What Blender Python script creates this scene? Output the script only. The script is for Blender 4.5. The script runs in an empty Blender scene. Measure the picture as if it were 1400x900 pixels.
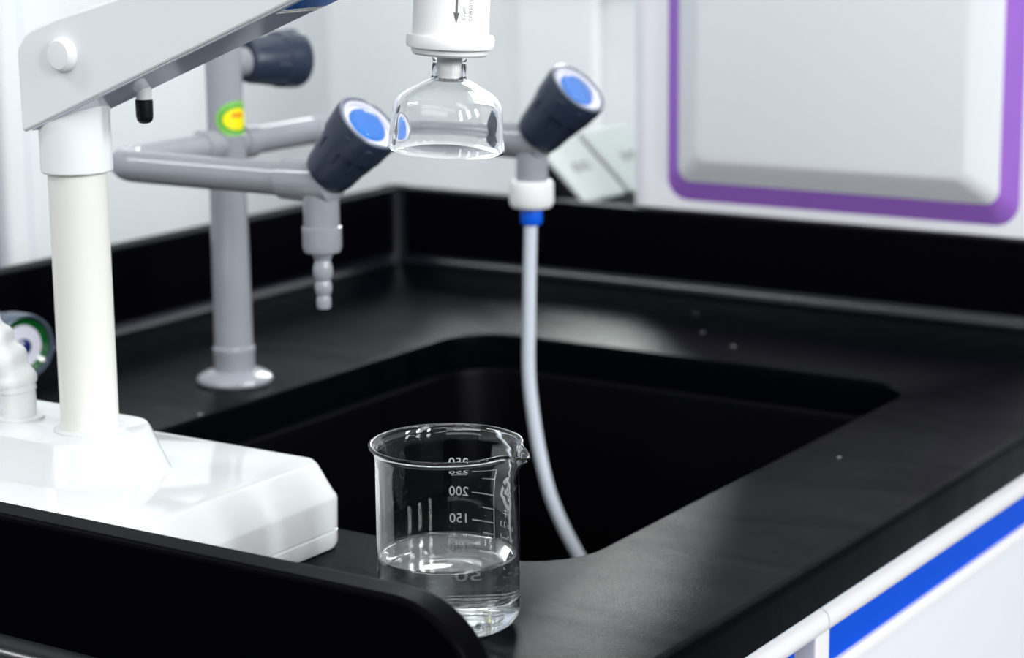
import bpy, bmesh, math, random
from mathutils import Vector, Matrix
random.seed(7)
C = bpy.context.scene.collection
W = 0.80                      # height of the worktop
PI = math.pi

# ------------------------------------------------------------------ materials
def lin(c):
    return tuple(((v / 255) / 12.92 if v / 255 <= 0.04045 else ((v / 255 + 0.055) / 1.055) ** 2.4) for v in c) + (1.0,)

def mat(name, rgb, rough=0.4, spec=0.5, metal=0.0, bump=0.0, scale=400.0, var=0.0, trans=0.0, ior=1.45,
        coat=0.0, sss=0.0, alpha=1.0, rvar=0.0, vscale=30.0):
    m = bpy.data.materials.new(name); m.use_nodes = True
    nt = m.node_tree; b = nt.nodes['Principled BSDF']
    b.inputs['Base Color'].default_value = lin(rgb)
    b.inputs['Roughness'].default_value = rough
    b.inputs['Specular IOR Level'].default_value = spec
    b.inputs['Metallic'].default_value = metal
    b.inputs['Transmission Weight'].default_value = trans
    b.inputs['IOR'].default_value = ior
    b.inputs['Coat Weight'].default_value = coat
    b.inputs['Coat Roughness'].default_value = 0.05
    b.inputs['Alpha'].default_value = alpha
    if sss:
        b.inputs['Subsurface Weight'].default_value = sss
        b.inputs['Subsurface Radius'].default_value = (0.004, 0.004, 0.004)
    tc = nt.nodes.new('ShaderNodeTexCoord')
    if var or rvar:
        n = nt.nodes.new('ShaderNodeTexNoise'); n.inputs['Scale'].default_value = vscale; n.inputs['Detail'].default_value = 5
        nt.links.new(tc.outputs['Object'], n.inputs['Vector'])
        if var:
            mx = nt.nodes.new('ShaderNodeMix'); mx.data_type = 'RGBA'
            c = lin(rgb)
            mx.inputs['A'].default_value = tuple(v * (1 - var) for v in c[:3]) + (1,)
            mx.inputs['B'].default_value = tuple(min(1, v * (1 + var)) for v in c[:3]) + (1,)
            nt.links.new(n.outputs['Fac'], mx.inputs['Factor'])
            nt.links.new(mx.outputs['Result'], b.inputs['Base Color'])
        if rvar:
            mr = nt.nodes.new('ShaderNodeMapRange')
            mr.inputs['From Min'].default_value = 0.3; mr.inputs['From Max'].default_value = 0.7
            mr.inputs['To Min'].default_value = rough - rvar; mr.inputs['To Max'].default_value = rough + rvar
            nt.links.new(n.outputs['Fac'], mr.inputs['Value']); nt.links.new(mr.outputs['Result'], b.inputs['Roughness'])
    if bump:
        n2 = nt.nodes.new('ShaderNodeTexNoise'); n2.inputs['Scale'].default_value = scale; n2.inputs['Detail'].default_value = 3
        nt.links.new(tc.outputs['Object'], n2.inputs['Vector'])
        bp = nt.nodes.new('ShaderNodeBump'); bp.inputs['Strength'].default_value = bump; bp.inputs['Distance'].default_value = 0.001
        nt.links.new(n2.outputs['Fac'], bp.inputs['Height']); nt.links.new(bp.outputs['Normal'], b.inputs['Normal'])
    return m

M = {}
M['black_top'] = mat('black_epoxy_top', (4, 5, 8), rough=0.105, spec=0.034, bump=0.2, scale=1500, rvar=0.04, vscale=1100)
def smudges(m, lo, hi):
    nt = m.node_tree; tc = nt.nodes.new('ShaderNodeTexCoord'); mp = nt.nodes.new('ShaderNodeMapping')
    mp.inputs['Scale'].default_value = (9, 24, 9); mp.inputs['Rotation'].default_value = (0, 0, 0.5)
    n = nt.nodes.new('ShaderNodeTexNoise'); n.inputs['Scale'].default_value = 1.0; n.inputs['Detail'].default_value = 6; n.inputs['Distortion'].default_value = 0.6
    mr = nt.nodes.new('ShaderNodeMapRange'); mr.inputs['From Min'].default_value = 0.32; mr.inputs['From Max'].default_value = 0.62
    mr.inputs['To Min'].default_value = lo; mr.inputs['To Max'].default_value = hi
    nt.links.new(tc.outputs['Object'], mp.inputs['Vector']); nt.links.new(mp.outputs['Vector'], n.inputs['Vector'])
    nt.links.new(n.outputs['Fac'], mr.inputs['Value']); nt.links.new(mr.outputs['Result'], nt.nodes['Principled BSDF'].inputs['Specular IOR Level'])
smudges(M['black_top'], 0.017, 0.029)
M['black_side'] = mat('black_epoxy_upstand', (3, 3, 6), rough=0.4, spec=0.025, bump=0.15, scale=1400)
M['black_basin'] = mat('black_basin_plastic', (3, 3, 6), rough=0.4, spec=0.08, bump=0.1, scale=900)
M['wall'] = mat('white_wall_paint', (243, 245, 246), rough=0.7, spec=0.2, var=0.012, vscale=4)
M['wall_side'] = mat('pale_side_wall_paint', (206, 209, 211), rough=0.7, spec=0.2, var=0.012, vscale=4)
M['wall_panel'] = mat('pale_grey_pane', (168, 174, 190), rough=0.5, spec=0.3, var=0.02, vscale=6)
M['floor'] = mat('grey_vinyl_floor', (62, 68, 76), rough=0.5, var=0.06, vscale=12)
M['white_gloss'] = mat('white_gloss_plastic', (212, 215, 216), rough=0.07, spec=0.5, var=0.008, vscale=8)
M['white_arm'] = mat('white_arm_plastic', (232, 235, 237), rough=0.16, spec=0.5, var=0.008, vscale=8)
M['under_gloss'] = mat('grey_glossy_underside', (205, 212, 226), rough=0.08, spec=0.6, var=0.03)
M['white_pole'] = mat('ivory_white_tube', (226, 227, 220), rough=0.35, spec=0.4, var=0.008, vscale=8)
M['white_matte'] = mat('white_matte_plastic', (226, 228, 227), rough=0.45, spec=0.4, var=0.01, vscale=20)
M['white_filter'] = mat('white_filter_plastic', (234, 235, 234), rough=0.4, spec=0.4, sss=0.2, var=0.006)
M['nozzle'] = mat('frosted_white_nozzle', (252, 252, 252), rough=0.6, spec=0.3, trans=0.0, var=0.01)
M['ink'] = mat('grey_print', (96, 98, 98), rough=0.6, var=0.05)
M['ink_pale'] = mat('pale_grey_print', (104, 104, 102), rough=0.6, var=0.05)
M['white_print'] = mat('white_ceramic_print', (250, 250, 250), rough=0.6, spec=0.3, var=0.01)
M['tap_grey'] = mat('grey_coated_metal', (146, 149, 156), rough=0.1, spec=0.5, var=0.03, vscale=60)
M['knob_dark'] = mat('dark_slate_knob_plastic', (40, 50, 68), rough=0.35, spec=0.45, var=0.05, vscale=60)
M['knob_rim'] = mat('grey_knob_rim', (106, 114, 128), rough=0.25, spec=0.5, var=0.03)
M['silver'] = mat('silver_ring', (222, 222, 232), rough=0.18, spec=0.6, metal=0.25, var=0.03)
M['blue_disc'] = mat('bright_blue_disc', (0, 104, 196), rough=0.15, spec=0.2, coat=0.0, var=0.03)
M['dark_mark'] = mat('dark_slate_mark', (40, 58, 84), rough=0.3)
M['pale_mark'] = mat('pale_blue_mark', (214, 228, 244), rough=0.2)
M['blue_fit'] = mat('blue_fitting_plastic', (10, 92, 222), rough=0.3, var=0.05)
M['hose'] = mat('milky_pale_tube', (206, 214, 224), rough=0.3, spec=0.5, sss=0.2, var=0.02)
M['green_ring'] = mat('green_index_ring', (8, 84, 34), rough=0.12, spec=0.6, coat=0.7, var=0.06)
M['white_disc'] = mat('pale_lilac_disc', (214, 214, 226), rough=0.2, var=0.02)
M['hub_blue'] = mat('deep_blue_hub', (8, 34, 96), rough=0.15, spec=0.7, coat=0.6, var=0.05)
M['ring_dark'] = mat('dark_teal_grey_ring', (70, 84, 98), rough=0.22, spec=0.5, var=0.04)
M['rubber'] = mat('black_rubber', (6, 7, 10), rough=0.45, spec=0.3, bump=0.1)
M['machine_white'] = mat('machine_white_shell', (236, 236, 242), rough=0.4, spec=0.4, var=0.01, vscale=6)
M['machine_panel'] = mat('pale_grey_door_panel', (222, 225, 229), rough=0.45, spec=0.4, var=0.012, vscale=5)
M['purple'] = mat('purple_trim', (154, 104, 200), rough=0.4, spec=0.4, var=0.03, vscale=30)
M['drawer_blue'] = mat('drawer_blue', (0, 76, 204), rough=0.45, spec=0.06, var=0.03, vscale=20)
M['cab_white'] = mat('cabinet_white_steel', (228, 231, 237), rough=0.35, spec=0.4, var=0.01, vscale=10)
M['cab_rail_shaded'] = mat('cabinet_rail_shaded', (190, 200, 210), rough=0.4, spec=0.4, var=0.01, vscale=10)  # shade under the worktop overhang is put into the white rail's colour
M['cab_trim'] = mat('cabinet_white_trim', (234, 233, 234), rough=0.35, spec=0.4, var=0.01)
M['highlight'] = mat('glossy_black_highlight', (9, 10, 20), rough=0.25, spec=0.75, bump=0.05, scale=200)
M['socket_plate'] = mat('pale_grey_plate', (190, 196, 194), rough=0.4, spec=0.4, var=0.02, vscale=20)
M['sticker_g'] = mat('sticker_light_green', (128, 190, 84), rough=0.4, var=0.03)
M['sticker_dg'] = mat('sticker_dark_green', (40, 160, 66), rough=0.4, var=0.03)
M['sticker_y'] = mat('sticker_yellow', (236, 226, 10), rough=0.4, var=0.03)
M['sticker_o'] = mat('sticker_orange', (226, 140, 30), rough=0.4, var=0.03)
M['bench_under'] = mat('pale_bench_laminate', (208, 212, 216), rough=0.5, var=0.02)

def glassmat(name, rgb, ior, rough=0.0):
    m = bpy.data.materials.new(name); m.use_nodes = True
    nt = m.node_tree; b = nt.nodes['Principled BSDF']
    b.inputs['Base Color'].default_value = lin(rgb); b.inputs['Transmission Weight'].default_value = 1
    b.inputs['IOR'].default_value = ior; b.inputs['Roughness'].default_value = rough
    b.inputs['Specular IOR Level'].default_value = 0.5
    tc = nt.nodes.new('ShaderNodeTexCoord'); n = nt.nodes.new('ShaderNodeTexNoise')
    n.inputs['Scale'].default_value = 40; n.inputs['Detail'].default_value = 1
    nt.links.new(tc.outputs['Object'], n.inputs['Vector'])
    bp = nt.nodes.new('ShaderNodeBump'); bp.inputs['Strength'].default_value = 0.003; bp.inputs['Distance'].default_value = 0.001
    nt.links.new(n.outputs['Fac'], bp.inputs['Height']); nt.links.new(bp.outputs['Normal'], b.inputs['Normal'])
    return m
M['glass'] = glassmat('borosilicate_glass', (252, 253, 252), 1.47)
M['bell'] = glassmat('clear_bell_plastic', (253, 254, 254), 1.40)
M['lens'] = glassmat('clear_lens_plastic', (253, 254, 254), 1.10)
M['water'] = glassmat('clear_water', (253, 254, 255), 1.333)

# ------------------------------------------------------------------ helpers
def finish(me, smooth, angle=35):
    if smooth:
        for p in me.polygons: p.use_smooth = True
        me.set_sharp_from_angle(angle=math.radians(angle))

def obj(name, bm, m, parent=None, smooth=True, angle=35, label=None, bevel=0.0, seg=3):
    """Link one mesh built in world coordinates; a child's vertices are moved into its top-level root's frame."""
    bmesh.ops.recalc_face_normals(bm, faces=bm.faces[:])
    off = Vector((0, 0, 0))
    r = parent
    while r is not None:
        off += Vector(r.location); r = r.parent
    if off.length: bmesh.ops.translate(bm, vec=-off, verts=bm.verts[:])
    me = bpy.data.meshes.new(name); bm.to_mesh(me); bm.free()
    mm = m if isinstance(m, (list, tuple)) else [m]
    for x in mm: me.materials.append(x)
    finish(me, smooth, angle)
    o = bpy.data.objects.new(name, me); C.objects.link(o)
    if parent is not None: o.parent = parent
    if label: o['label'] = label
    if bevel:
        b = o.modifiers.new('bevel', 'BEVEL'); b.width = bevel; b.segments = seg; b.limit_method = 'ANGLE'; b.angle_limit = math.radians(40)
    return o

def thing(name, label, cat, loc, group=None):
    o = bpy.data.objects.new(name, None); C.objects.link(o)
    o.location = loc; o.empty_display_size = 0.02
    o['label'] = label; o['category'] = cat
    if group: o['group'] = group
    return o

def tag(o, label, cat, group=None):
    o['label'] = label; o['category'] = cat
    if group: o['group'] = group
    return o

def recentre(o, loc):
    """move a single-mesh thing's origin to loc"""
    d = Vector(loc)
    for v in o.data.vertices: v.co -= d
    o.location = d
    return o

def structure(o):
    o['kind'] = 'structure'; return o

def box(bm, x0, x1, y0, y1, z0, z1):
    vs = [bm.verts.new((x, y, z)) for z in (z0, z1) for y in (y0, y1) for x in (x0, x1)]
    for f in ((0, 1, 3, 2), (4, 6, 7, 5), (0, 4, 5, 1), (1, 5, 7, 3), (3, 7, 6, 2), (2, 6, 4, 0)):
        bm.faces.new([vs[i] for i in f])
    return bm

def bx(*a): return box(bmesh.new(), *a)

def frame(axis):
    z = Vector(axis).normalized()
    x = Vector((0, 0, 1)).cross(z)
    if x.length < 1e-4: x = Vector((1, 0, 0))
    x.normalize(); y = z.cross(x)
    return x, y, z

def lathe(bm, prof, o, axis=(0, 0, 1), n=64, closed=False, rmod=None):
    """prof: (radius, distance along axis)."""
    x, y, z = frame(axis); o = Vector(o); rings = []
    for (r, h) in prof:
        if r < 1e-6:
            rings.append([bm.verts.new(o + z * h)])
        else:
            ring = []
            for i in range(n):
                a = 2 * PI * i / n; rr, hh = (r, h) if rmod is None else rmod(r, h, a)
                ring.append(bm.verts.new(o + z * hh + x * (rr * math.cos(a)) + y * (rr * math.sin(a))))
            rings.append(ring)
    pairs = list(zip(rings[:-1], rings[1:]))
    if closed: pairs.append((rings[-1], rings[0]))
    for a, b in pairs:
        for i in range(n):
            j = (i + 1) % n
            if len(a) == 1 and len(b) == 1: continue
            if len(a) == 1: bm.faces.new((a[0], b[i], b[j]))
            elif len(b) == 1: bm.faces.new((a[i], a[j], b[0]))
            else: bm.faces.new((a[i], a[j], b[j], b[i]))
    return bm

def capped(prof):
    p = list(prof)
    if p[0][0] > 1e-6: p = [(0, p[0][1])] + p
    if p[-1][0] > 1e-6: p = p + [(0, p[-1][1])]
    return p

def solid(prof, o, axis=(0, 0, 1), n=64, bm=None):
    return lathe(bm or bmesh.new(), capped(prof), o, axis, n)

def catmull(pts, k=10):
    P = [Vector(p) for p in pts]; P = [2 * P[0] - P[1]] + P + [2 * P[-1] - P[-2]]; out = []
    for i in range(1, len(P) - 2):
        a, b, c, d = P[i - 1:i + 3]
        for j in range(k):
            t = j / k
            out.append(0.5 * ((2 * b) + (c - a) * t + (2 * a - 5 * b + 4 * c - d) * t * t + (3 * b - a - 3 * c + d) * t ** 3))
    out.append(P[-2]); return out

def sweep(bm, path, rad, n=24, cap=True):
    path = [Vector(p) for p in path]; rings = []; up = None; L = 0
    for i, p in enumerate(path):
        t = (path[min(i + 1, len(path) - 1)] - path[max(i - 1, 0)]).normalized()
        if i: L += (p - path[i - 1]).length
        if up is None:
            up = Vector((0, 0, 1)).cross(t)
            if up.length < 1e-3: up = Vector((1, 0, 0))
        up = (up - t * up.dot(t)).normalized(); v = t.cross(up)
        r = rad(L) if callable(rad) else rad
        rings.append([bm.verts.new(p + up * (r * math.cos(2 * PI * k / n)) + v * (r * math.sin(2 * PI * k / n))) for k in range(n)])
    for a, b in zip(rings[:-1], rings[1:]):
        for k in range(n): bm.faces.new((a[k], a[(k + 1) % n], b[(k + 1) % n], b[k]))
    if cap: bm.faces.new(rings[0][::-1]); bm.faces.new(rings[-1])
    return bm

def arc_path(a, corner, b, r, k=12):
    """straight a->corner->b with a rounded corner"""
    a, c, b = Vector(a), Vector(corner), Vector(b)
    u = (a - c).normalized(); v = (b - c).normalized(); out = [a]
    half = math.acos(max(-1, min(1, u.dot(v)))) / 2; d = r / math.tan(half)
    cen = c + (u + v).normalized() * (r / math.sin(half)); p0 = c + u * d; p1 = c + v * d
    e0 = (p0 - cen); e1 = (p1 - cen); tot = e0.angle(e1)
    for i in range(k + 1):
        t = i / k
        out.append(cen + (e0 * math.sin((1 - t) * tot) + e1 * math.sin(t * tot)) / math.sin(tot))
    out.append(b); return out

def rrect(x0, x1, y0, y1, r, n=10):
    pts = []
    for cx, cy, a0 in ((x1 - r, y1 - r, 0), (x0 + r, y1 - r, 90), (x0 + r, y0 + r, 180), (x1 - r, y0 + r, 270)):
        for i in range(n + 1):
            a = math.radians(a0 + 90 * i / n); pts.append((cx + r * math.cos(a), cy + r * math.sin(a)))
    return pts

def loops(bm, rings, cap0=False, cap1=False, close=False):
    R = [[bm.verts.new(p) for p in ring] for ring in rings]
    pr = list(zip(R[:-1], R[1:])) + ([(R[-1], R[0])] if close else [])
    n = len(R[0])
    for a, b in pr:
        for i in range(n): bm.faces.new((a[i], a[(i + 1) % n], b[(i + 1) % n], b[i]))
    if cap0: bm.faces.new(R[0][::-1])
    if cap1: bm.faces.new(R[-1])
    return bm

def rr3(x0, x1, y0, y1, r, z, n=10): return [(x, y, z) for x, y in rrect(x0, x1, y0, y1, r, n)]

def extrude_poly(bm, pts, axis, a, b):
    """pts 2-D; axis 'x': pts=(y,z); 'y': pts=(x,z); 'z': pts=(x,y)"""
    f = {'x': lambda p, t: (t, p[0], p[1]), 'y': lambda p, t: (p[0], t, p[1]), 'z': lambda p, t: (p[0], p[1], t)}[axis]
    A = [bm.verts.new(f(p, a)) for p in pts]; B = [bm.verts.new(f(p, b)) for p in pts]
    n = len(pts)
    for i in range(n): bm.faces.new((A[i], A[(i + 1) % n], B[(i + 1) % n], B[i]))
    bm.faces.new(A[::-1]); bm.faces.new(B)
    return bm

def text_bm(body, size, extrude=0.0):
    cu = bpy.data.curves.new('t', 'FONT'); cu.body = body; cu.size = size; cu.align_x = 'CENTER'; cu.align_y = 'CENTER'
    cu.resolution_u = 4; cu.extrude = extrude
    o = bpy.data.objects.new('t', cu); C.objects.link(o)
    dg = bpy.context.evaluated_depsgraph_get(); dg.update()
    e = o.evaluated_get(dg); me = e.to_mesh()
    bm = bmesh.new(); bm.from_mesh(me); e.to_mesh_clear()
    bpy.data.objects.remove(o); bpy.data.curves.remove(cu)
    return bm

def wrap(bm, cx, cy, r, az, z, dst=None):
    """bend a flat mesh (x right, y up, z out) round a vertical cylinder so that it reads right from outside."""
    for v in bm.verts:
        a = math.radians(az) + v.co.x / r; rr = r + v.co.z
        v.co = Vector((cx + rr * math.cos(a), cy + rr * math.sin(a), z + v.co.y))
    if dst is not None:
        vm = {v: dst.verts.new(v.co) for v in bm.verts}
        for f in bm.faces: dst.faces.new([vm[v] for v in f.verts])
        bm.free(); return dst
    return bm

def strip(x0, x1, y0, y1, k=14):
    bm = bmesh.new()
    a = [bm.verts.new((x0 + (x1 - x0) * i / k, y0, 0)) for i in range(k + 1)]
    b = [bm.verts.new((x0 + (x1 - x0) * i / k, y1, 0)) for i in range(k + 1)]
    for i in range(k): bm.faces.new((a[i], a[i + 1], b[i + 1], b[i]))
    return bm

def ringflat(rx0, ry0, rx1, ry1, a0=0, a1=360, k=40, cx=0, cy=0):
    bm = bmesh.new(); A = []; B = []
    for i in range(k + 1):
        t = math.radians(a0 + (a1 - a0) * i / k)
        A.append(bm.verts.new((cx + rx0 * math.cos(t), cy + ry0 * math.sin(t), 0)))
        B.append(bm.verts.new((cx + rx1 * math.cos(t), cy + ry1 * math.sin(t), 0)))
    for i in range(k): bm.faces.new((A[i], A[i + 1], B[i + 1], B[i]))
    return bm

# ------------------------------------------------------------------ the setting
structure(obj('floor', bx(-3.0, 7.0, -8.0, 0.62, -0.05, 0), M['floor'], smooth=False))
bm = bmesh.new(); box(bm, -3.0, 0.95, 0.55, 0.62, 0, 2.7)
structure(obj('wall_back', bm, M['wall'], smooth=False))
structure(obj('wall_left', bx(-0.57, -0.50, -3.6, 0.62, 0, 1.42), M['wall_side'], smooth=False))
# shallow white pier standing out of the back wall
structure(obj('trim_1', bx(-0.215, -0.105, 0.535, 0.55, 0, 1.02), M['wall'], bevel=0.008))
# glazed panel in the left wall: stiles, cross bar and pale panes
def wl(y0, y1, z0, z1, x0=-0.5, x1=-0.485): return (x0, x1, y0, y1, z0, z1)
win = structure(obj('window_1', bx(-0.5, -0.492, -0.60, 0.02, 0.35, 1.34), M['wall_panel'], smooth=False))
bm = bmesh.new()
box(bm, -0.492, -0.470, -0.60, -0.05, 0.30, 0.35); box(bm, -0.492, -0.470, -0.65, 0.04, 1.34, 1.40)
box(bm, -0.492, -0.470, -0.035, 0.00, 0.30, 1.34) ; box(bm, -0.492, -0.470, -0.65, -0.60, 0.30, 1.34)
box(bm, -0.492, -0.470, -0.115, -0.078, 0.30, 1.34)
obj('window_frame', bm, M['wall_side'], parent=win, bevel=0.006)

# unseen window-like frame, added round the light that gives the worktop its sheen
w2 = bmesh.new()
WX0, WX1, WZ0, WZ1 = -0.205, -0.030, 1.06, 1.75
box(w2, WX0 - 0.03, WX0, 0.525, 0.552, WZ0 - 0.03, WZ1 + 0.03); box(w2, WX1, WX1 + 0.03, 0.525, 0.552, WZ0 - 0.03, WZ1 + 0.03)
box(w2, WX0, WX1, 0.525, 0.552, WZ0 - 0.03, WZ0); box(w2, WX0, WX1, 0.525, 0.552, WZ1, WZ1 + 0.03)
structure(obj('sheen_light_frame', w2, M['wall'], bevel=0.003))

# ------------------------------------------------------------------ sink worktop
XE = 0.718
top = thing('sink_worktop', 'black sink worktop with raised black rims on the back, left and front edges', 'worktop', (0.35, -0.45, W - 0.025))
hx0, hx1, hy0, hy1, hr = 0.231, 0.606, -0.696, -0.22, 0.042
ox0, ox1, oy0, oy1 = -0.02, XE, -1.45, 0.02
t = 0.025; rings = []
rings.append(rr3(hx0, hx1, hy0, hy1, hr, W - t))
for a in (0, 30, 60, 90):
    d = 0.003 * (1 - math.sin(math.radians(a))); e = 0.003 * (1 - math.cos(math.radians(a)))
    # a: 0 -> vertical wall, 90 -> flush with the top
    k = 0.003 * (1 - math.cos(math.radians(a)))
    zz = W - 0.003 + 0.003 * math.sin(math.radians(a))
    rings.append(rr3(hx0 - k, hx1 + k, hy0 - k, hy1 + k, hr + k, zz))
for a in (90, 67, 45, 22, 0):
    k = 0.006 * (1 - math.cos(math.radians(a))); zz = W - 0.006 + 0.006 * math.sin(math.radians(a))
    rings.append(rr3(ox0 + k, ox1 - k, oy0 + k, oy1 - k, 0.01, zz))
rings.append(rr3(ox0, ox1, oy0, oy1, 0.01, W - t))
bm = loops(bmesh.new(), rings, close=True)
ct = obj('countertop', bm, M['black_top'], top, angle=30)

H = 0.0685; LT = 0.020
def lip_profile(s=1):
    # (distance inward from the face, height): a cove at the foot, rounded top
    p = [(-0.009, 0.0005)]
    for a in range(0, 91, 15):
        A = math.radians(a); p.append((-0.009 + 0.009 * math.sin(A), 0.0005 + 0.009 * (1 - math.cos(A))))
    for a in range(0, 91, 22):
        A = math.radians(a); p.append((0.003 - 0.003 * math.cos(A), H - 0.003 + 0.003 * math.sin(A)))
    for a in range(0, 91, 22):
        A = math.radians(a); p.append((LT - 0.003 + 0.003 * math.sin(A), H - 0.003 + 0.003 * math.cos(A)))
    p.append((LT, 0.0)); p.append((-0.009, 0.0))
    return p
bm = extrude_poly(bmesh.new(), [(q[0], W + q[1]) for q in lip_profile()], 'x', -0.0205, XE)
obj('back_upstand', bm, M['black_side'], top)
bm = extrude_poly(bmesh.new(), [(-q[0], W + q[1]) for q in lip_profile()], 'y', -0.938, 0.02)
obj('left_upstand', bm, M['black_side'], top)
bm = bmesh.new()
def cove_arc(d):
    out = [(0.0, 0.0)]
    for a in range(0, 91, 15):
        A = math.radians(a); out.append((-0.0092 * (1 - math.sin(A)) , 0.0092 * (1 - math.cos(A))))
    return out
bp_ = [(q[0] - 0.0002, W + q[1] + 0.0004) for q in cove_arc(0)]
extrude_poly(bm, [(y, z) for y, z in bp_], 'x', 0.0, XE - 0.004)
extrude_poly(bm, [(-y, z) for y, z in bp_], 'y', -0.921, 0.0)
extrude_poly(bm, [(-0.9378 + y, z) for y, z in bp_], 'x', -0.02, XE - 0.02)
v_ = [(-0.0002, 0.0002)]
for a in range(0, 91, 15):
    A = math.radians(a); v_.append((0.010 * (1 - math.sin(A)), -0.010 * (1 - math.cos(A))))
extrude_poly(bm, v_, 'z', W + 0.002, W + H - 0.003)
obj('highlight_fillet', bm, M['highlight'], top, label='glossy black sealant fillet')  # glossy strip added along the coves to carry their bright line
# front upstand with its big rounded end
pts = [(-0.02, W), (-0.02, W + H)]
rc = 0.043
for i in range(0, 13):
    A = math.radians(90 - 7.5 * i)
    pts.append((XE - rc + rc * math.cos(A), W + H - rc + rc * math.sin(A)))
pts.append((XE, W))
bm = extrude_poly(bmesh.new(), pts, 'y', -0.938, -0.921)
obj('front_upstand', bm, M['black_side'], top, bevel=0.0025)

# ------------------------------------------------------------------ basin
bs = thing('sink_basin', 'deep black sink basin set below the opening in the black worktop', 'sink', (0.42, -0.46, 0.53))
i = 0.004; rg = []
def bl(k, z, r=None): return rr3(hx0 + k, hx1 - k, hy0 + k, hy1 - k, r or max(0.02, hr - k), z)
rg = [bl(-0.012, 0.774), bl(0.0035, 0.774), bl(0.006, 0.7725), bl(0.007, 0.769), bl(0.010, 0.64), bl(0.016, 0.575), bl(0.03, 0.557), bl(0.06, 0.553, 0.02)]
outer = [bl(0.06, 0.545, 0.02), bl(0.02, 0.55), bl(0.004, 0.575), bl(0.002, 0.762), bl(-0.012, 0.766)]
bm = loops(bmesh.new(), rg + outer, close=False)
bm.verts.ensure_lookup_table()
n = len(rg[0]); k0 = (len(rg) - 1) * n; k1 = len(rg) * n
# close floor (inner and outer) by faces, open the bridge between them
for f in list(bm.faces):
    ids = [v.index for v in f.verts]
bm.verts.index_update()
kill = [f for f in bm.faces if all(k0 <= v.index < k1 + n for v in f.verts)]
bmesh.ops.delete(bm, geom=kill, context='FACES_ONLY')
bm.verts.ensure_lookup_table()
bm.faces.new([bm.verts[j] for j in range(k0, k1)]); bm.faces.new([bm.verts[j] for j in range(k1, k1 + n)])
last = (len(rg) + len(outer) - 1) * n
for j in range(n):
    bm.faces.new((bm.verts[last + j], bm.verts[last + (j + 1) % n], bm.verts[(j + 1) % n], bm.verts[j]))
obj('basin_shell', bm, M['black_basin'], bs)
obj('drain', solid([(0.022, 0), (0.024, 0.002), (0.02, 0.003), (0.012, 0.001)], (0.42, -0.46, 0.5535)), M['tap_grey'], bs)

# ------------------------------------------------------------------ base cabinet
cab = thing('base_cabinet', 'white base cabinet with blue drawer bands under the worktop front edge', 'cabinet', (0.35, -0.6, 0.0))
bm = bmesh.new()
FX = 0.700
box(bm, 0.02, 0.06, -1.43, 0.0, 0.08, 0.54); box(bm, 0.02, 0.66, -1.43, -1.40, 0.08, 0.775); box(bm, 0.02, 0.66, -0.03, 0.0, 0.08, 0.775)
box(bm, 0.02, 0.66, -1.43, 0.0, 0.08, 0.11); box(bm, 0.62, 0.655, -1.43, 0.0, 0.08, 0.775)
obj('carcass', bm, M['cab_white'], cab, smooth=False)
obj('plinth', bx(0.05, 0.63, -1.42, -0.01, 0.0, 0.08), M['rubber'], cab, smooth=False)
obj('top_rail', bx(0.655, FX, -1.43, 0.0, 0.7585, 0.775), M['cab_rail_shaded'], cab, bevel=0.0015)
obj('stile', bx(0.655, FX + 0.001, -0.5825, -0.5655, 0.10, 0.7500), M['cab_trim'], cab, bevel=0.0015)
def rail_trim(y0, y1):
    p = [(FX - 0.02, 0.7455), (FX + 0.001, 0.7455), (FX + 0.0035, 0.7475), (FX + 0.004, 0.752), (FX + 0.003, 0.756), (FX, 0.7583), (FX - 0.02, 0.7583)]
    return extrude_poly(bmesh.new(), p, 'y', y0, y1)
obj('edge_trim', rail_trim(-0.5725, -0.001), M['cab_trim'], cab, angle=50)
obj('edge_trim', rail_trim(-1.43, -0.5735), M['cab_trim'], cab, angle=50)
def drawer(y0, y1, xf, tilt=0):
    fr = obj('drawer_front', bx(xf - 0.018, xf - 0.001, y0, y1, 0.52, 0.7145), M['cab_white'], cab, bevel=0.0015)
    obj('blue_band', bx(xf - 0.018, xf - 0.0015, y0, y1, 0.7235, 0.7450), M['drawer_blue'], fr, smooth=False)
    p = [(xf - 0.018, 0.7145), (xf - 0.0005, 0.7145), (xf + 0.002, 0.716), (xf + 0.0025, 0.720), (xf + 0.001, 0.7235), (xf - 0.018, 0.7235)]
    obj('pull_edge', extrude_poly(bmesh.new(), p, 'y', y0, y1), M['cab_trim'], fr, angle=50)
drawer(-0.5652, -0.004, FX)
drawer(-1.39, -0.5925, FX - 0.006)
obj('lower_door', bx(0.682, FX - 0.001, -0.5652, -0.004, 0.10, 0.515), M['cab_white'], cab, bevel=0.0015)

# ------------------------------------------------------------------ bench behind the back rim
bb = thing('rear_bench', 'pale bench behind the black back rim carrying the white cabinet machine', 'bench', (0.3, 0.28, 0))
obj('bench_top', bx(0.06, 1.0, 0.0215, 0.34, 0.772, 0.8), M['bench_under'], bb, bevel=0.002)
for xx in (0.08, 0.93):
    for yy in (0.04, 0.28):
        obj('leg', bx(xx, xx + 0.04, yy, yy + 0.04, 0, 0.772), M['cab_white'], bb, smooth=False)

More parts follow.
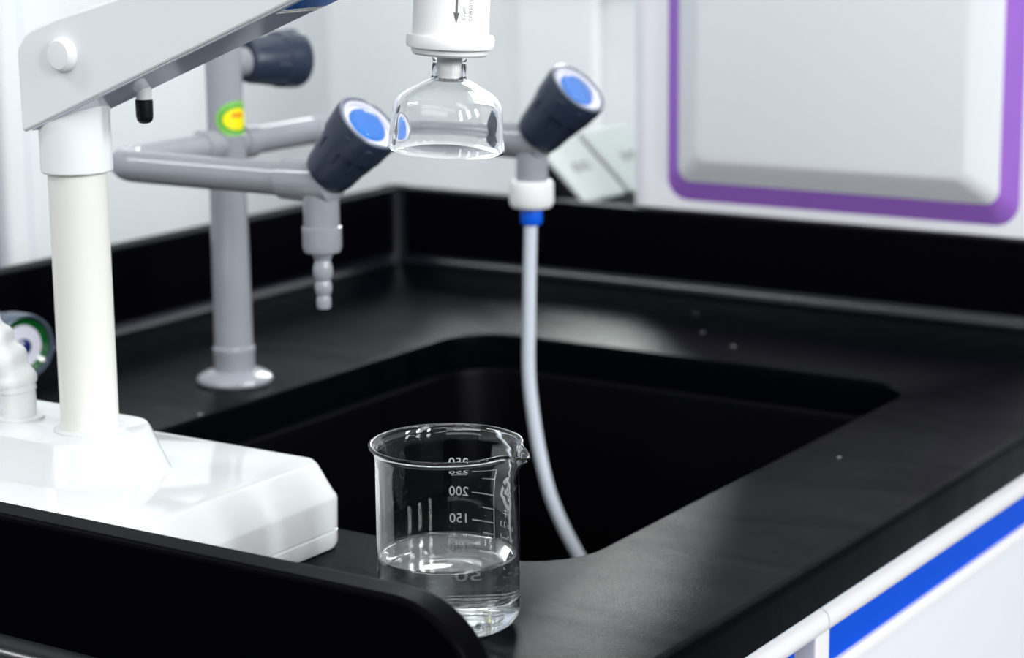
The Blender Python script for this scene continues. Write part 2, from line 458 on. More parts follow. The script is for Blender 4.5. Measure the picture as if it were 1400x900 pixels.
# ------------------------------------------------------------------ white machine with purple trim
mx0, mx1, my, mz0, mz1 = 0.226, 0.640, 0.030, 0.8, 1.32
mc = thing('water_purifier', 'white cabinet machine with a purple-rimmed raised door behind the back rim', 'machine', (0.43, 0.16, W))
bm = loops(bmesh.new(), [rr3(mx0, mx1, my, 0.30, 0.022, mz0), rr3(mx0, mx1, my, 0.30, 0.022, mz1 - 0.01), rr3(mx0 + 0.01, mx1 - 0.01, my + 0.01, 0.29, 0.015, mz1)], cap0=True, cap1=True)
obj('housing', bm, M['machine_white'], mc)
def rxz(x0, x1, z0, z1, r, y, n=10): return [(x, y, z) for x, z in rrect(x0, x1, z0, z1, r, n)]
dx0, dx1, dz0, dz1 = 0.2675, 0.5838, 0.8745, 1.27
dz_in = 0.0095
purple = loops(bmesh.new(), [rxz(dx0, dx1, dz0, dz1, 0.020, my + 0.002), rxz(dx0, dx1, dz0, dz1, 0.020, my - 0.0002),
     rxz(dx0 + 0.0145, dx1 - 0.0145, dz0 + 0.0175, dz1 - 0.0145, 0.012, my - 0.0072), rxz(dx0 + 0.0145, dx1 - 0.0145, dz0 + 0.0175, dz1 - 0.0145, 0.012, my + 0.002)], close=True)
ex0, ex1, ez0, ez1 = dx0 + 0.0145, dx1 - 0.0145, dz0 + 0.0175, dz1 - 0.0145
dr = obj('door_panel', loops(bmesh.new(), [rxz(ex0, ex1, ez0, ez1, 0.012, my), rxz(ex0, ex1, ez0, ez1, 0.012, my - 0.0075), rxz(ex0 + 0.002, ex1 - 0.002, ez0 + 0.002, ez1 - 0.002, 0.011, my - 0.0085),
     rxz(ex0 + 0.022, ex1 - 0.022, ez0 + 0.018, ez1 - 0.022, 0.010, my - 0.0195), rxz(ex0 + 0.026, ex1 - 0.026, ez0 + 0.021, ez1 - 0.026, 0.008, my - 0.0205)], cap0=True, cap1=True), M['machine_panel'], mc, angle=25)
obj('purple_rim', purple, M['purple'], mc)

# ------------------------------------------------------------------ slanted twin outlet box
sb = thing('socket_box', 'black outlet box with two slanted pale grey cover plates beside the white machine', 'socket box', (0.10, 0.13, W))
sx = lambda s: (0.1735 + (0.0408) * s, 0.8618 - 0.0377 * s)     # along the slope, s = 0 at its foot
a0 = (0.1735, 0.8618); sl = Vector((-0.0408, 0, 0.0377)).normalized(); nrm = Vector((0.0377, 0, 0.0408)).normalized()
Ls = 0.076
bmx = bmesh.new()
tp = (a0[0] + sl.x * Ls, a0[1] + sl.z * Ls)
extrude_poly(bmx, [(0.112, W), (0.165, W), (0.168, a0[1] - 0.008), (a0[0] - 0.006, a0[1] - 0.005), (tp[0] - 0.004, tp[1] - 0.004), (0.112, tp[1] - 0.02)], 'y', 0.052, 0.215)
obj('box_body', bmx, M['rubber'], sb, bevel=0.002)
for ya, yb in ((0.050, 0.123), (0.131, 0.217)):
    bm = bmesh.new(); vs = []
    B = Vector((a0[0], 0, a0[1]))
    for q in (-0.005, 0.0):
        for (s, y) in ((0, ya), (Ls, ya), (Ls, yb), (0, yb)):
            v = B + sl * s + nrm * q; vs.append(bm.verts.new((v.x, y, v.z)))
    for f in ((0, 3, 2, 1), (4, 5, 6, 7), (0, 1, 5, 4), (1, 2, 6, 5), (2, 3, 7, 6), (3, 0, 4, 7)): bm.faces.new([vs[j] for j in f])
    pl = obj('cover_plate', bm, M['socket_plate'], sb, bevel=0.002)
    # two small printed rings on each plate
    yc = (ya + yb) / 2; bm = bmesh.new()
    for dy in (-0.008, 0.007):
        c0 = B + sl * (Ls * 0.50) + nrm * 0.0002; c0.y = yc + dy
        lathe(bm, [(0.0035, 0), (0.0052, 0.0), (0.0052, 0.0003), (0.0035, 0.0003)], c0, nrm, 24, closed=True)
    obj('ring_mark', bm, M['ink_pale'], pl)

# ------------------------------------------------------------------ grey triple lab tap
fx, fy = 0.1827, -0.4520
tap = thing('lab_tap', 'grey three-way laboratory tap with dark knobs standing at the left of the sink', 'tap', (fx, fy, W))
TZ = 0.970; ya, yb = -0.570, -0.337; tx = 0.3575; tx2 = 0.3625
obj('base_flange', solid([(0.0262, 0.0), (0.0272, 0.002), (0.0262, 0.0045), (0.021, 0.0075), (0.0165, 0.009)], (fx, fy, W)), M['tap_grey'], tap)
obj('column', solid([(0.0146, 0.004), (0.0146, 0.020), (0.0152, 0.0215), (0.0152, 0.025), (0.0138, 0.0265), (0.0136, 0.05), (0.0128, 0.16), (0.0128, 0.258), (0.012, 0.262)], (fx, fy, W)), M['tap_grey'], tap)
obj('tee_collar', solid([(0.0128, -0.012), (0.0136, -0.011), (0.0136, 0.0065), (0.0128, 0.0075)], (fx, fy, TZ)), M['tap_grey'], tap)
PR = 0.0104
obj('branch_pipe', sweep(bmesh.new(), arc_path((fx, fy, TZ), (fx, ya, TZ), (tx - 0.004, ya, TZ), 0.026), PR), M['tap_grey'], tap)
obj('branch_pipe', sweep(bmesh.new(), arc_path((fx, fy, TZ), (fx, yb, TZ), (tx2 - 0.004, yb, TZ), 0.026), PR), M['tap_grey'], tap)
for s in (-1, 1):
    obj('joint_ring', solid([(0.0112, 0.0), (0.0122, 0.001), (0.0122, 0.012), (0.0112, 0.013)], (fx, fy + s * 0.0145, TZ), (0, s, 0)), M['tap_grey'], tap)

def knob(p, axis, disc=True, scale=1.0):
    """dark grip knob: p = its narrow end"""
    s = scale; p = Vector(p); ax = Vector(axis).normalized()
    prof = [(0.0, 0.0), (0.0145, 0.0), (0.0160, 0.0015), (0.0172, 0.006), (0.0185, 0.018), (0.0196, 0.030), (0.0214, 0.0312), (0.0222, 0.040), (0.0226, 0.047), (0.0222, 0.0498), (0.0208, 0.0508), (0.0198, 0.0500), (0.0192, 0.046), (0, 0.046)]
    k = obj('knob', lathe(bmesh.new(), [(r * s, h * s) for r, h in prof], p, ax, 72), M['knob_dark'], tap)
    bm = bmesh.new(); x, y, z = frame(ax)
    for j in range(8):
        a = 2 * PI * j / 8 + 0.2
        d = x * math.cos(a) + y * math.sin(a); tn = -x * math.sin(a) + y * math.cos(a)
        vs = []
        for (h, r0, r1, w) in ((0.020, 0.017, 0.0191, 0.0026), (0.045, 0.0205, 0.0230, 0.0030)):
            for (r, q) in ((r0, -w), (r1, -w * 0.8), (r1, w * 0.8), (r0, w)):
                vs.append(bm.verts.new(p + z * h * s + d * r * s + tn * q * s))
        for f in ((0, 1, 2, 3), (7, 6, 5, 4), (0, 4, 5, 1), (1, 5, 6, 2), (2, 6, 7, 3), (3, 7, 4, 0)): bm.faces.new([vs[i] for i in f])
    obj('grip_ribs', bm, M['knob_dark'], k, bevel=0.0006, seg=2)
    obj('rim_ring', lathe(bmesh.new(), [(0.0192 * s, 0.0462 * s), (0.0194 * s, 0.0504 * s), (0.0206 * s, 0.0512 * s), (0.0219 * s, 0.0504 * s), (0.0219 * s, 0.0480 * s)], p, ax, 72, closed=True), M['knob_rim'], k)
    if disc:
        obj('silver_ring', lathe(bmesh.new(), [(0.0132 * s, 0.0462 * s), (0.0134 * s, 0.0474 * s), (0.0150 * s, 0.0478 * s), (0.0164 * s, 0.0474 * s), (0.0168 * s, 0.0490 * s), (0.0190 * s, 0.0500 * s), (0.0190 * s, 0.0462 * s)], p, ax, 72, closed=True), M['silver'], k)
        obj('clear_lens', lathe(bmesh.new(), [(0, 0.0545 * s), (0.004 * s, 0.0541 * s), (0.008 * s, 0.0529 * s), (0.0112 * s, 0.0509 * s), (0.0130 * s, 0.0490 * s), (0.0134 * s, 0.0484 * s), (0, 0.0487 * s)], p, ax, 48), M['lens'], k)
        dd = obj('blue_disc', lathe(bmesh.new(), [(0, 0.0484 * s), (0.006 * s, 0.0481 * s), (0.0120 * s, 0.0474 * s), (0.0136 * s, 0.0468 * s), (0.0136 * s, 0.0462 * s), (0, 0.0462 * s)], p, ax, 48), M['blue_disc'], k)
    return k

kax = Vector((0.70, 0, 0.71)).normalized()
def outlet(x, y, z_axis, kp):
    b = solid([(0.0104, -0.030), (0.0122, -0.0285), (0.0126, -0.012), (0.0132, 0.000), (0.0120, 0.010), (0.0060, 0.0135)], (x, y, z_axis), (1, 0, 0))
    o = obj('valve_body', b, M['tap_grey'], tap)
    obj('valve_neck', solid([(0.0118, -0.004), (0.0118, 0.010), (0.0105, 0.014)], (x, y, z_axis), kax), M['tap_grey'], tap)
    return o
# nearer outlet with barbed nozzle
outlet(tx, ya, TZ, None)
knob(Vector((tx, ya, TZ)) + kax * 0.0068, kax, scale=0.95)
obj('outlet_stem', solid([(0.0112, 0.006), (0.0112, -0.030), (0.0110, -0.0305)], (tx, ya, TZ - 0.004)), M['tap_grey'], tap)
obj('nozzle_collar', solid([(0.0100, 0.0012), (0.0122, 0.0), (0.0122, -0.0125), (0.0110, -0.0155), (0.006, -0.0158)], (tx, ya, 0.9425)), M['tap_grey'], tap)
barb = [(0.0066, 0.927), (0.0060, 0.9240), (0.0048, 0.9215), (0.0058, 0.9180), (0.0062, 0.9150), (0.0058, 0.9115), (0.0044, 0.9090), (0.0052, 0.9065), (0.0054, 0.9045), (0.0050, 0.9015), (0.0038, 0.8995), (0.0045, 0.8975), (0.0045, 0.8935), (0.0040, 0.8915), (0.0022, 0.8912)]
obj('barbed_nozzle', solid([(r, h - 0.9) for r, h in barb], (tx, ya, 0.9)), M['tap_grey'], tap)
# farther outlet
outlet(tx2, yb, TZ, None)
knob(Vector((tx2, yb, TZ)) + kax * 0.0045, kax)
obj('outlet_stem', solid([(0.0112, 0.006), (0.0112, -0.036), (0.0100, -0.0365)], (tx2, yb, TZ - 0.004)), M['tap_grey'], tap)
# top outlet
a66 = math.radians(79)
kd = Vector((math.cos(a66), math.sin(a66), -0.02))
P0 = Vector((fx, fy, 1.0268))
obj('valve_neck', solid([(0.0105, 0.0), (0.0105, 0.030), (0.0095, 0.034)], P0, kd), M['tap_grey'], tap)
knob(P0 + kd * 0.0185, kd, scale=0.93)
obj('outlet_stem', solid([(0.0122, -0.01), (0.0128, 0.0), (0.0128, 0.020), (0.0115, 0.026), (0.0105, 0.09)], (fx, fy, 1.04)), M['tap_grey'], tap)
# oval sticker on the column
sr = 0.01290
st_az = math.degrees(math.atan2(-1.6265 - fy, 1.1854 - fx)) + 40
def oval(rx, ry, z0, m, parent, name, r=sr):
    bm = bmesh.new(); k = 36; nn = 9
    rows = [[bm.verts.new((rx * q * math.cos(2 * PI * i / k), ry * q * math.sin(2 * PI * i / k), z0)) for i in range(k)] for q in [j / nn for j in range(1, nn + 1)]]
    c = bm.verts.new((0, 0, z0))
    for i in range(k): bm.faces.new((c, rows[0][i], rows[0][(i + 1) % k]))
    for a, b in zip(rows[:-1], rows[1:]):
        for i in range(k): bm.faces.new((a[i], a[(i + 1) % k], b[(i + 1) % k], b[i]))
    return obj(name, wrap(bm, fx, fy, r, st_az, 0.9885), m, parent)
stk = oval(0.0158, 0.0128, 0.0002, M['sticker_g'], tap, 'sticker')
stk['label'] = 'oval green and yellow sticker'
oval(0.0132, 0.0096, 0.0003, M['sticker_dg'], stk, 'green_oval')
oval(0.0112, 0.0078, 0.0004, M['sticker_y'], stk, 'yellow_oval')
bm = strip(-0.0045, 0.0045, 0.0012, 0.0044)
for v in bm.verts: v.co.z = 0.0005
obj('red_mark', wrap(bm, fx, fy, sr, st_az, 0.9885), M['sticker_o'], stk)

# ------------------------------------------------------------------ drain hose hanging from the farther outlet
hz = thing('drain_hose', 'milky tube with white cap and blue fitting hanging from farther tap outlet', 'hose', (tx2, yb, 0.60))
cp = [(0.0110, 0.0005), (0.0142, 0.0), (0.0152, -0.0015), (0.0152, -0.0165), (0.0140, -0.0185), (0.0075, -0.0190)]
obj('screw_cap', solid(cp, (tx2 - 0.0005, yb, 0.9425)), M['white_matte'], hz)
bm = bmesh.new()
for j in range(28):
    a = 2 * PI * j / 28; c0 = Vector((tx2 - 0.0005 + 0.0150 * math.cos(a), yb + 0.0150 * math.sin(a), 0.934))
    solid([(0.0007, -0.007), (0.0007, 0.007)], c0, n=8, bm=bm)
obj('cap_ribs', bm, M['white_matte'], hz)
obj('blue_fitting', solid([(0.0074, 0.0), (0.0078, -0.001), (0.0078, -0.0105), (0.0070, -0.012), (0.005, -0.0122)], (tx2 - 0.0008, yb, 0.9236), n=6 * 6), M['blue_fit'], hz)
hp = [(0.3614, -0.3374, 0.9160), (0.3605, -0.3380, 0.878), (0.3600, -0.3383, 0.8467), (0.3595, -0.3388, 0.8148), (0.3602, -0.3385, 0.7933), (0.3622, -0.3372, 0.7717), (0.3645, -0.3356, 0.7528), (0.3678, -0.3335, 0.7326), (0.3724, -0.3305, 0.7117), (0.3798, -0.3259, 0.6897), (0.3890, -0.320, 0.668), (0.402, -0.312, 0.640), (0.414, -0.306, 0.606), (0.422, -0.304, 0.572)]
obj('tube', sweep(bmesh.new(), catmull(hp, 8), 0.0046, 20), M['hose'], hz)

# ------------------------------------------------------------------ green indexed valve behind the dispenser
vf = Vector((0.1391, -0.6111, 0.8500)); vax = Vector((math.cos(math.radians(-12)), math.sin(math.radians(-12)), 0.0)).normalized()
gv = thing('gas_valve', 'grey bench valve with green ring and pale disc behind white corrugated hose', 'valve', (vf.x - 0.075, vf.y + 0.016, W))
body = obj('valve_knob', lathe(bmesh.new(), [(0, -0.048), (0.016, -0.048), (0.0185, -0.045), (0.0195, -0.022), (0.0215, -0.018), (0.0222, -0.003), (0.0218, 0.0005), (0.0206, 0.001), (0.0198, -0.001), (0.0190, -0.006), (0, -0.006)], vf, vax, 64), M['ring_dark'], gv)
obj('green_ring', lathe(bmesh.new(), [(0.0135, -0.006), (0.0137, -0.0042), (0.0186, -0.0015), (0.0190, -0.006)], vf, vax, 64, closed=True), M['green_ring'], body)
obj('pale_disc', lathe(bmesh.new(), [(0, -0.006), (0, -0.0032), (0.0142, -0.0032), (0.0148, -0.0044), (0.0148, -0.006)], vf, vax, 48), M['white_disc'], body)
obj('blue_hub', lathe(bmesh.new(), [(0, -0.005), (0.0056, -0.004), (0.0055, -0.0016), (0.0042, -0.0006), (0, -0.0003)][::1], vf, vax, 32), M['hub_blue'], body)
obj('valve_stem', solid([(0.0095, 0), (0.0095, 0.030)], vf - vax * 0.077, vax), M['tap_grey'], gv)
pb = vf - vax * 0.077
obj('post', solid([(0.019, 0.0), (0.019, 0.004), (0.012, 0.007), (0.0115, 0.052), (0.013, 0.054), (0.012, 0.064), (0.004, 0.066)], (pb.x, pb.y, W)), M['tap_grey'], gv)

# ------------------------------------------------------------------ white dispenser stand
px_, py_ = 0.3810, -0.8027
ds = thing('dispenser_stand', 'white dispenser stand with round pole and sloping arm behind front black rim', 'dispenser', (0.34, py_, W))
bx0, bx1, by0, by1 = 0.180, 0.4855, -0.888, -0.7185
def sh(i0, i1, z, r=0.012): return rr3(bx0 + 0.004, bx1 - i0, by0 + i1, by1 - i1, r, z, 8)
rg = [sh(0.0015, 0.0015, W + 0.0005), sh(0.0004, 0.0004, W + 0.003), sh(0.0003, 0.0002, W + 0.0095), sh(0.0010, 0.0010, W + 0.0100), sh(0.0010, 0.0010, W + 0.0108), sh(0.0003, 0.0002, W + 0.0113), sh(0, 0, W + 0.0275), sh(0.0006, 0.0003, W + 0.0292), sh(0.0022, 0.001, W + 0.0312),
      sh(0.0105, 0.0045, W + 0.0452, 0.010), sh(0.0122, 0.0056, W + 0.0468, 0.010), sh(0.0150, 0.0075, W + 0.0472, 0.010)]
obj('base', loops(bmesh.new(), rg, cap0=True, cap1=True), M['white_gloss'], ds, angle=28)
# raised housing with a round end about the pole
def bump_ring(rh, re, z, x_left, k=20):
    pts = [(x_left, py_ - rh), ]
    for i in range(k + 1):
        a = math.radians(-90 + 180 * i / k)
        pts.append((px_ + re * math.cos(a), py_ + rh * math.sin(a)))
    pts.append((x_left, py_ + rh))
    return [(x, y, z) for x, y in pts]
rg = [bump_ring(0.0400, 0.0440, W + 0.0468, 0.186), bump_ring(0.0390, 0.0425, W + 0.0480, 0.187), bump_ring(0.0345, 0.0290, W + 0.0675, 0.196), bump_ring(0.0335, 0.0275, W + 0.0690, 0.198), bump_ring(0.0315, 0.0250, W + 0.0695, 0.200)]
obj('pole_housing', loops(bmesh.new(), rg, cap0=True, cap1=True), M['white_gloss'], ds, angle=28)
obj('pole_ring', solid([(0.0190, 0.0), (0.0188, 0.0012), (0.0172, 0.0018)], (px_, py_, W + 0.0693)), M['white_gloss'], ds)
obj('pole', solid([(0.0152, 0.0), (0.0152, 0.15)], (px_, py_, W + 0.0695), n=80), M['white_pole'], ds)
obj('pole_collar', solid([(0.0152, 0.0), (0.0178, 0.0), (0.0185, 0.0008), (0.0185, 0.060)], (px_, py_, 1.0068), n=80), M['white_arm'], ds)
# arm: tapering box profile in x-z, rising to the right
def zb(x): return 1.0275 + 0.400 * (x - 0.3635) - 0.0 * x
def zt(x): return 1.0850 + 0.262 * (x - 0.385)
XR = 0.655
ay0, ay1 = -0.8235, -0.7855
prof = [(0.3660, zb(0.366)), (XR, zb(XR)), (XR + 0.004, zb(XR) + 0.004), (XR + 0.004, zt(XR) - 0.004), (XR, zt(XR)), (0.392, zt(0.392)), (0.384, zt(0.384) - 0.0008), (0.3745, 1.0808), (0.3690, 1.0775), (0.3645, 1.0715), (0.3635, 1.068), (0.3640, 1.0300), (0.3646, 1.0283)]
bm = extrude_poly(bmesh.new(), prof, 'y', ay0, ay1)
bm.normal_update()
arm = obj('arm', bm, [M['white_arm'], M['under_gloss']], ds, bevel=0.0030, seg=4)
# glossy grey underside cover, slightly inset
u = bmesh.new()
cov = [(0.3690, zb(0.369) + 0.001), (XR - 0.003, zb(XR - 0.003) + 0.001), (XR - 0.003, zb(XR - 0.003) - 0.0007), (0.3690, zb(0.369) - 0.0007)]
extrude_poly(u, cov, 'y', ay0 + 0.0022, ay1 - 0.0008)
obj('underside_cover', u, M['under_gloss'], arm, bevel=0.0005, seg=2)
s0 = 0.5335; s1 = 0.556
u = bmesh.new()
extrude_poly(u, [(s0, zb(s0) - 0.0006), (s1, zb(s1) - 0.0006), (s1, zb(s1) - 0.0011), (s0, zb(s0) - 0.0011)], 'y', ay0 + 0.006, ay1 - 0.0012)
lab = obj('blue_label', u, M['blue_disc'], arm, smooth=False)
u = bmesh.new()
for q in (0.528, 0.5312):
    extrude_poly(u, [(q, zb(q) - 0.0006), (q + 0.0014, zb(q + 0.0014) - 0.0006), (q + 0.0014, zb(q + 0.0014) - 0.0011), (q, zb(q) - 0.0011)], 'y', ay0 + 0.006, ay1 - 0.0012)
obj('white_stripe', u, M['white_print'], lab, smooth=False)
obj('pivot_button', solid([(0.0088, -0.001), (0.0086, 0.0022), (0.0078, 0.0040), (0.0070, 0.0048), (0.0050, 0.0050)], (0.3965, ay0, 1.0690), (0, -1, 0), 48), M['white_arm'], arm)
pg = obj('guide_peg', solid([(0.0040, 0.0), (0.0040, -0.017)], (0.4205, -0.7930, 1.0530)), M['white_gloss'], arm)
obj('rubber_tip', solid([(0.0040, 0.0), (0.0045, -0.0005), (0.0044, -0.0085), (0.0040, -0.0105), (0.0030, -0.0118), (0.0015, -0.0123)], (0.4205, -0.7930, 1.0450)), M['rubber'], pg)
obj('hose_socket', solid([(0.0135, 0.0), (0.0135, 0.0015), (0.0118, 0.0022), (0.0100, 0.0022)], (0.3315, -0.8051, W + 0.0693)), M['white_gloss'], ds)

# white corrugated hose
hs = [(0.3315, -0.8051, 0.8705), (0.3313, -0.8050, 0.884), (0.3285, -0.8060, 0.8965), (0.3215, -0.8090, 0.9095), (0.3120, -0.8130, 0.9230), (0.300, -0.818, 0.936), (0.284, -0.825, 0.946), (0.262, -0.833, 0.950)]
def corr(L):
    if L < 0.014: return 0.0092
    if L < 0.017: return 0.0100
    return 0.0106 + 0.0009 * math.sin(2 * PI * (L - 0.017) / 0.0120)
ch = obj('corrugated_hose', sweep(bmesh.new(), catmull(hs, 26), corr, 40), M['white_matte'], angle=80)
recentre(ch, (0.3315, -0.8051, 0.8705))
tag(ch, 'white corrugated hose plugged into the white base left of the round pole', 'hose')

# ------------------------------------------------------------------ filter capsule with clear bell
bxc, byc = 0.6068, -0.7903
fc = thing('filter_capsule', 'white filter capsule with clear bell hanging above the beaker', 'filter', (bxc, byc, 1.03))
obj('capsule_body', solid([(0.0165, 1.0742 - 1.08), (0.0176, 1.0752 - 1.08), (0.0180, 1.0775 - 1.08), (0.0200, 1.0778 - 1.08), (0.0204, 1.0790 - 1.08), (0.0204, 1.0822 - 1.08), (0.0200, 1.0834 - 1.08), (0.0181, 1.0838 - 1.08), (0.0177, 1.0846 - 1.08), (0.0175, 1.118 - 1.08), (0.016, 1.1195 - 1.08), (0.008, 1.12 - 1.08), (0.008, 1.1245 - 1.08)], (bxc, byc, 1.08), n=96), M['white_filter'], fc)
obj('outlet_nozzle', solid([(0.0058, 0.0), (0.0056, -0.0095), (0.0050, -0.011), (0.0034, -0.0115)], (bxc, byc, 1.0743), n=48), M['nozzle'], fc)
outer = [(0.0068, 1.0742), (0.0080, 1.0742), (0.0081, 1.0722), (0.0077, 1.0716), (0.0077, 1.0700), (0.0080, 1.0694), (0.0079, 1.0650), (0.0082, 1.0638), (0.0094, 1.0629), (0.0147, 1.0600), (0.0196, 1.0573), (0.0219, 1.0556), (0.0236, 1.0537), (0.0247, 1.0515), (0.0253, 1.0490), (0.0257, 1.0460), (0.0262, 1.0420), (0.0266, 1.0370), (0.0271, 1.0315), (0.0272, 1.0303), (0.0269, 1.0297)]
inner = [(0.0261, 1.0297), (0.0258, 1.0305), (0.0254, 1.0370), (0.0250, 1.0420), (0.0245, 1.0460), (0.0241, 1.0488), (0.0235, 1.0510), (0.0225, 1.0529), (0.0210, 1.0545), (0.0188, 1.0561), (0.0139, 1.0588), (0.0088, 1.0616), (0.0071, 1.0627), (0.0067, 1.0640), (0.0067, 1.0700)]
bell = obj('clear_bell', lathe(bmesh.new(), [(r, h - 1.03) for r, h in outer + inner], (bxc, byc, 1.03), n=128, closed=True), M['bell'], fc, angle=60, label='clear plastic bell')
caz = math.degrees(math.atan2(-1.6265 - byc, 1.1854 - bxc))
rb = 0.01775
bm = bmesh.new()
def addflat(src, az, z, dst, r, rot=0, dz=0.00005, cyl=None):
    if rot:
        for v in src.verts:
            x, y = v.co.x, v.co.y
            v.co.x = x * math.cos(rot) - y * math.sin(rot); v.co.y = x * math.sin(rot) + y * math.cos(rot)
    for v in src.verts: v.co.z += dz
    wrap(src, cyl[0], cyl[1], r, az, z, dst)
cy = (bxc, byc)
addflat(strip(-0.0005, 0.0005, 0, 0.022, 3), caz + 7.5, 1.0935, bm, rb, cyl=cy)
ah = bmesh.new()
for tri in (((0, -0.0001), (0.0014, 0.0052), (0, 0.0046)), ((0, -0.0001), (0, 0.0046), (-0.0016, 0.0055))):
    ah.faces.new([ah.verts.new((x, y, 0)) for x, y in tri])
addflat(ah, caz + 7.5, 1.0898, bm, rb, cyl=cy)
obj('flow_arrow', bm, M['ink'], fc, smooth=False)
bm = bmesh.new()
addflat(text_bm('0.2\u00b5m', 0.0024), caz + 18.5, 1.0944, bm, rb, rot=PI / 2, cyl=cy)
addflat(text_bm('CNR501SR', 0.0024), caz + 29.5, 1.0966, bm, rb, rot=PI / 2, cyl=cy)
obj('pore_size_print', bm, M['ink_pale'], fc, smooth=False)

fwd = Vector((1.1854 - bxc, -1.6265 - byc, 0)).normalized()
pv = Matrix.Translation((bxc, byc, 1.066)); rt = Matrix.Rotation(-0.055, 4, fwd)
fc.matrix_world = pv @ rt @ pv.inverted() @ Matrix.Translation((bxc, byc, 1.03))

# ------------------------------------------------------------------ beaker
cx, cyy = 0.6035, -0.7925
bk = thing('glass_beaker', 'clear glass 250 ml beaker partly filled with water on worktop corner', 'beaker', (cx, cyy, W))
RO = 0.0345; RI = 0.0333; BZ = W + 0.0002
fwd = Vector((0.5441, -0.8390, 0)); rgt = Vector((0.8390, 0.5441, 0))   # towards the camera and to its right, level
fwd = Vector((1.1854 - cx, -1.6265 - cyy, 0)).normalized(); rgt = Vector((-fwd.y, fwd.x, 0))
sp = (rgt * math.cos(math.radians(27)) + fwd * math.sin(math.radians(27)))
fxv, fyv, _ = frame((0, 0, 1)); spa = math.atan2(sp.dot(fyv), sp.dot(fxv))
def spout(r, h, a):
    d = (a - spa + PI) % (2 * PI) - PI
    g = math.exp(-(d / 0.19) ** 2); w = max(0.0, min(1.0, (h - 0.068) / 0.020)) ** 1.6
    side = math.exp(-((abs(d) - 0.36) / 0.16) ** 2) * 0.0008
    return r + (0.0062 * g - side) * w, h - 0.0030 * g * w
outer = [(0, 0.0006), (0.018, 0.0004), (0.0265, 0.0)]
for a in range(10, 91, 10):
    A = math.radians(a); outer.append((0.0265 + 0.008 * math.sin(A), 0.008 - 0.008 * math.cos(A)))
outer += [(RO, 0.03), (RO, 0.055), (RO, 0.068), (RO, 0.074), (RO, 0.079), (0.0346, 0.0825), (0.0350, 0.0850), (0.0358, 0.0870), (0.0366, 0.0880), (0.0372, 0.0885), (0.0375, 0.0890), (0.0374, 0.0896), (0.0368, 0.0899), (0.0360, 0.0898)]
inner = [(0.0350, 0.0892), (0.0342, 0.0880), (0.0339, 0.0862), (0.0335, 0.0840), (RI, 0.081), (RI, 0.076), (RI, 0.070), (RI, 0.055), (RI, 0.03)]
for a in range(90, -1, -15):
    A = math.radians(a); inner.append((0.0262 + 0.0071 * math.sin(A), 0.0090 - 0.0065 * math.cos(A)))
inner += [(0.018, 0.0028), (0, 0.0030)]
obj('beaker_glass', lathe(bmesh.new(), outer + inner, (cx, cyy, BZ), n=144, rmod=spout), M['glass'], bk, angle=70)
RT = RO + 0.00006
bm = bmesh.new(); cyb = (cx, cyy)
for s, z in (('250', 0.0702), ('200', 0.0557), ('150', 0.0418), ('100', 0.0300)):
    addflat(text_bm(s, 0.0069), 115.2, BZ + z, bm, RT, cyl=cyb)
addflat(text_bm('50', 0.0069), 117, BZ + 0.0170, bm, RT, cyl=cyb)
addflat(text_bm('APPROX', 0.0022), 115, BZ + 0.0663, bm, RT, cyl=cyb)
d2x = lambda a: math.radians(a) * RT
def tick(a0, a1, z): addflat(strip(0, d2x(a1 - a0), -0.00022, 0.00022), a0, BZ + z, bm, RT, cyl=cyb)
addflat(strip(-0.00024, 0.00024, 0, 0.0545, 2), 82.0, BZ + 0.0152, bm, RT, cyl=cyb)
for z in (0.0702, 0.0557, 0.0416, 0.0297, 0.0170): tick(82, 104, z)
for z in (0.0640, 0.0487, 0.0357, 0.0234): tick(82, 94, z)
vs_ = obj('volume_scale', bm, M['white_print'], bk, smooth=False, label='white printed volume scale')
bm = bmesh.new(); az = 64.0
addflat(ringflat(0.0038, 0.0056, 0.0060, 0.0080, 40, 385), az, BZ + 0.0583, bm, RT, cyl=cyb)
addflat(ringflat(0.0012, 0.0030, 0.0022, 0.0042, 60, 300, cx=-0.0004), az, BZ + 0.0588, bm, RT, cyl=cyb)
addflat(strip(-0.0003, 0.0006, -0.0030, 0.0046, 2), az, BZ + 0.0588, bm, RT, cyl=cyb)
addflat(strip(-0.0006, 0.0030, 0.0006, 0.0014, 4), az, BZ + 0.0588, bm, RT, cyl=cyb)
addflat(text_bm('\u8700\u725b', 0.0044), az, BZ + 0.0481, bm, RT, cyl=cyb)
addflat(text_bm('Boro 3.3', 0.0042), 63, BZ + 0.0424, bm, RT, cyl=cyb)
addflat(text_bm('250ml', 0.0058), 63, BZ + 0.0352, bm, RT, cyl=cyb)
obj('maker_emblem', bm, M['white_print'], bk, smooth=False, label='white round emblem and small print')
# water
wt = 0.0347
wp = [(0, 0.0029), (0.018, 0.0027)]
for a in range(0, 91, 15):
    A = math.radians(a); wp.append((0.0262 + 0.0072 * math.sin(A), 0.0089 - 0.0065 * math.cos(A)))
wp += [(RI + 0.0001, 0.02), (RI + 0.0001, wt - 0.0004 + 0.0012), (RI - 0.0004, wt + 0.0002), (RI - 0.0012, wt - 0.0002), (RI - 0.0030, wt - 0.0004), (0.02, wt - 0.0004), (0, wt - 0.0004)]
wo = obj('beaker_water', lathe(bmesh.new(), wp, (cx, cyy, BZ), n=144), M['water'], angle=50)
recentre(wo, (cx, cyy, BZ + 0.003))
tag(wo, 'clear water filling the lower part of the glass beaker', 'water')

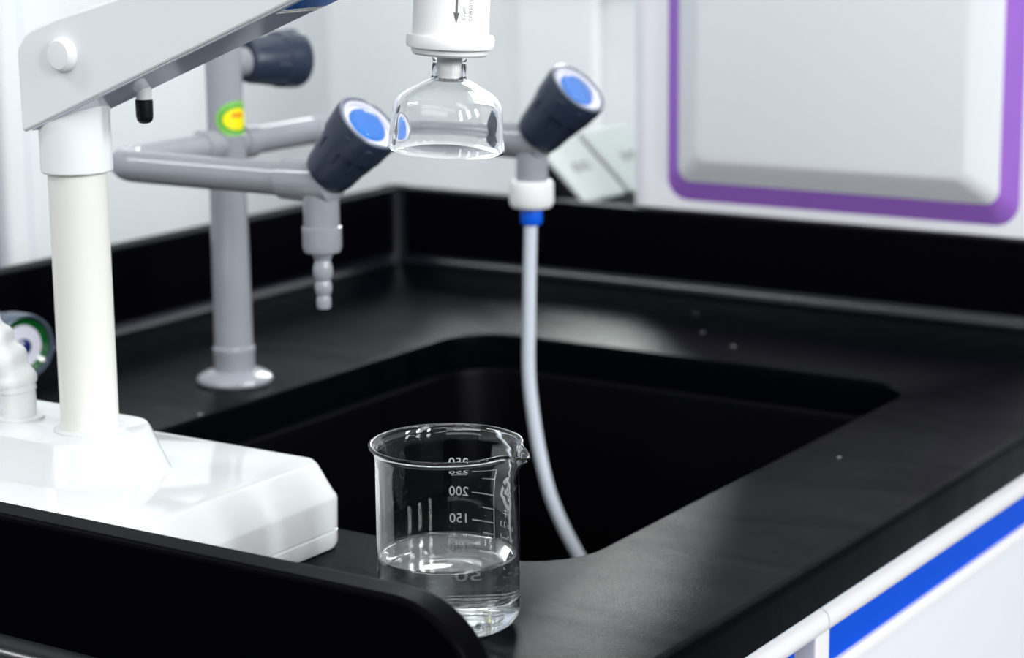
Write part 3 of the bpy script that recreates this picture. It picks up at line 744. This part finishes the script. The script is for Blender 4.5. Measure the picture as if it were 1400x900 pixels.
# ------------------------------------------------------------------ water drops on the worktop
drops = [((0.4373, -0.1737), 0.0022, 'largest clear water drop on the black ledge behind the sink'),
         ((0.3923, -0.1387), 0.0016, 'small water drop on back ledge below the machine left edge'),
         ((0.3509, -0.0738), 0.0018, 'water drop close to the foot of the back rim'),
         ((0.6386, -0.4210), 0.0013, 'tiny water drop on the black strip right of the sink'),
         ((0.2279, -0.5416), 0.0016, 'tiny water drop beside the tap base flange')]
for (x, y), r, lb in drops:
    o = obj('water_drop', solid([(r, 0.0), (r * 0.96, r * 0.16), (r * 0.78, r * 0.34), (r * 0.45, r * 0.48), (0, r * 0.52)], (x, y, W + 0.00005), n=24), M['water'])
    recentre(o, (x, y, W + 0.00005)); tag(o, lb, 'water drop', 'water drops on the worktop')

# ------------------------------------------------------------------ lights
def area(name, loc, rot, sx, sy, power, col=(1, 1, 1)):
    l = bpy.data.lights.new(name, 'AREA'); l.shape = 'RECTANGLE'; l.size = sx; l.size_y = sy; l.energy = power; l.color = col
    o = bpy.data.objects.new(name, l); C.objects.link(o); o.location = loc; o.rotation_euler = rot
    return o
for i, (x, y) in enumerate(((-1.2, -1.50), (0.6, -0.65), (0.2, 0.10), (1.9, -0.9), (1.9, -2.2), (0.4, -2.1))):
    area('ceiling_tube', (x, y, 2.55), (0, 0, 0), 1.3, 0.20, 5.2 if i else 17.0, (0.98, 0.99, 1.0))
# high fill light added behind the camera for the upright front faces
area('front_fill', (0.9, -3.3, 2.25), (math.radians(68), 0, 0), 3.0, 0.9, 20, (0.98, 0.99, 1.0))
# upright fill strips added on the right to brighten the side faces
for yy in (-2.0, -1.1, -0.2):
    area('side_fill', (3.1, yy, 2.0), (0, math.radians(84), 0), 1.1, 0.26, 25, (0.98, 0.99, 1.0))
area('sheen_light', ((WX0 + WX1) / 2, 0.535, (WZ0 + WZ1) / 2), (math.radians(-90), 0, 0), WX1 - WX0, WZ1 - WZ0, 4.0, (0.93, 1.0, 0.97))  # unseen panel light added for the bright patch on the worktop
w = bpy.data.worlds.new('world'); bpy.context.scene.world = w; w.use_nodes = True
w.node_tree.nodes['Background'].inputs['Color'].default_value = (0.90, 0.95, 1.0, 1)
w.node_tree.nodes['Background'].inputs['Strength'].default_value = 0.15

# ------------------------------------------------------------------ camera
cam = bpy.data.cameras.new('camera'); co = bpy.data.objects.new('camera', cam); C.objects.link(co)
cam.sensor_width = 36; cam.lens = 3009 / 1400 * 36; cam.clip_start = 0.05
R = ((0.8388, 0.5444, -0.0100), (-0.1047, 0.1792, 0.9782), (-0.5344, 0.8194, -0.2073))
rx, ry, rz = [Vector(r) for r in R]; rz.normalize(); rx = (rx - rz * rx.dot(rz)).normalized(); ry = rx.cross(rz)
m3 = Matrix((rx, ry, -rz)).transposed()
co.matrix_world = Matrix.Translation((1.1854, -1.6265, 1.1604)) @ m3.to_4x4()
cam.dof.use_dof = True; cam.dof.focus_distance = 1.045; cam.dof.aperture_fstop = 9.0
sc = bpy.context.scene; sc.camera = co
sc.view_settings.view_transform = 'Standard'; sc.view_settings.look = 'None'
sc.view_settings.gamma = 1; sc.view_settings.use_curve_mapping = False
sc.view_settings.exposure = 0.44
sc.cycles.max_bounces = 16; sc.cycles.transmission_bounces = 16; sc.cycles.glossy_bounces = 6; sc.cycles.diffuse_bounces = 4
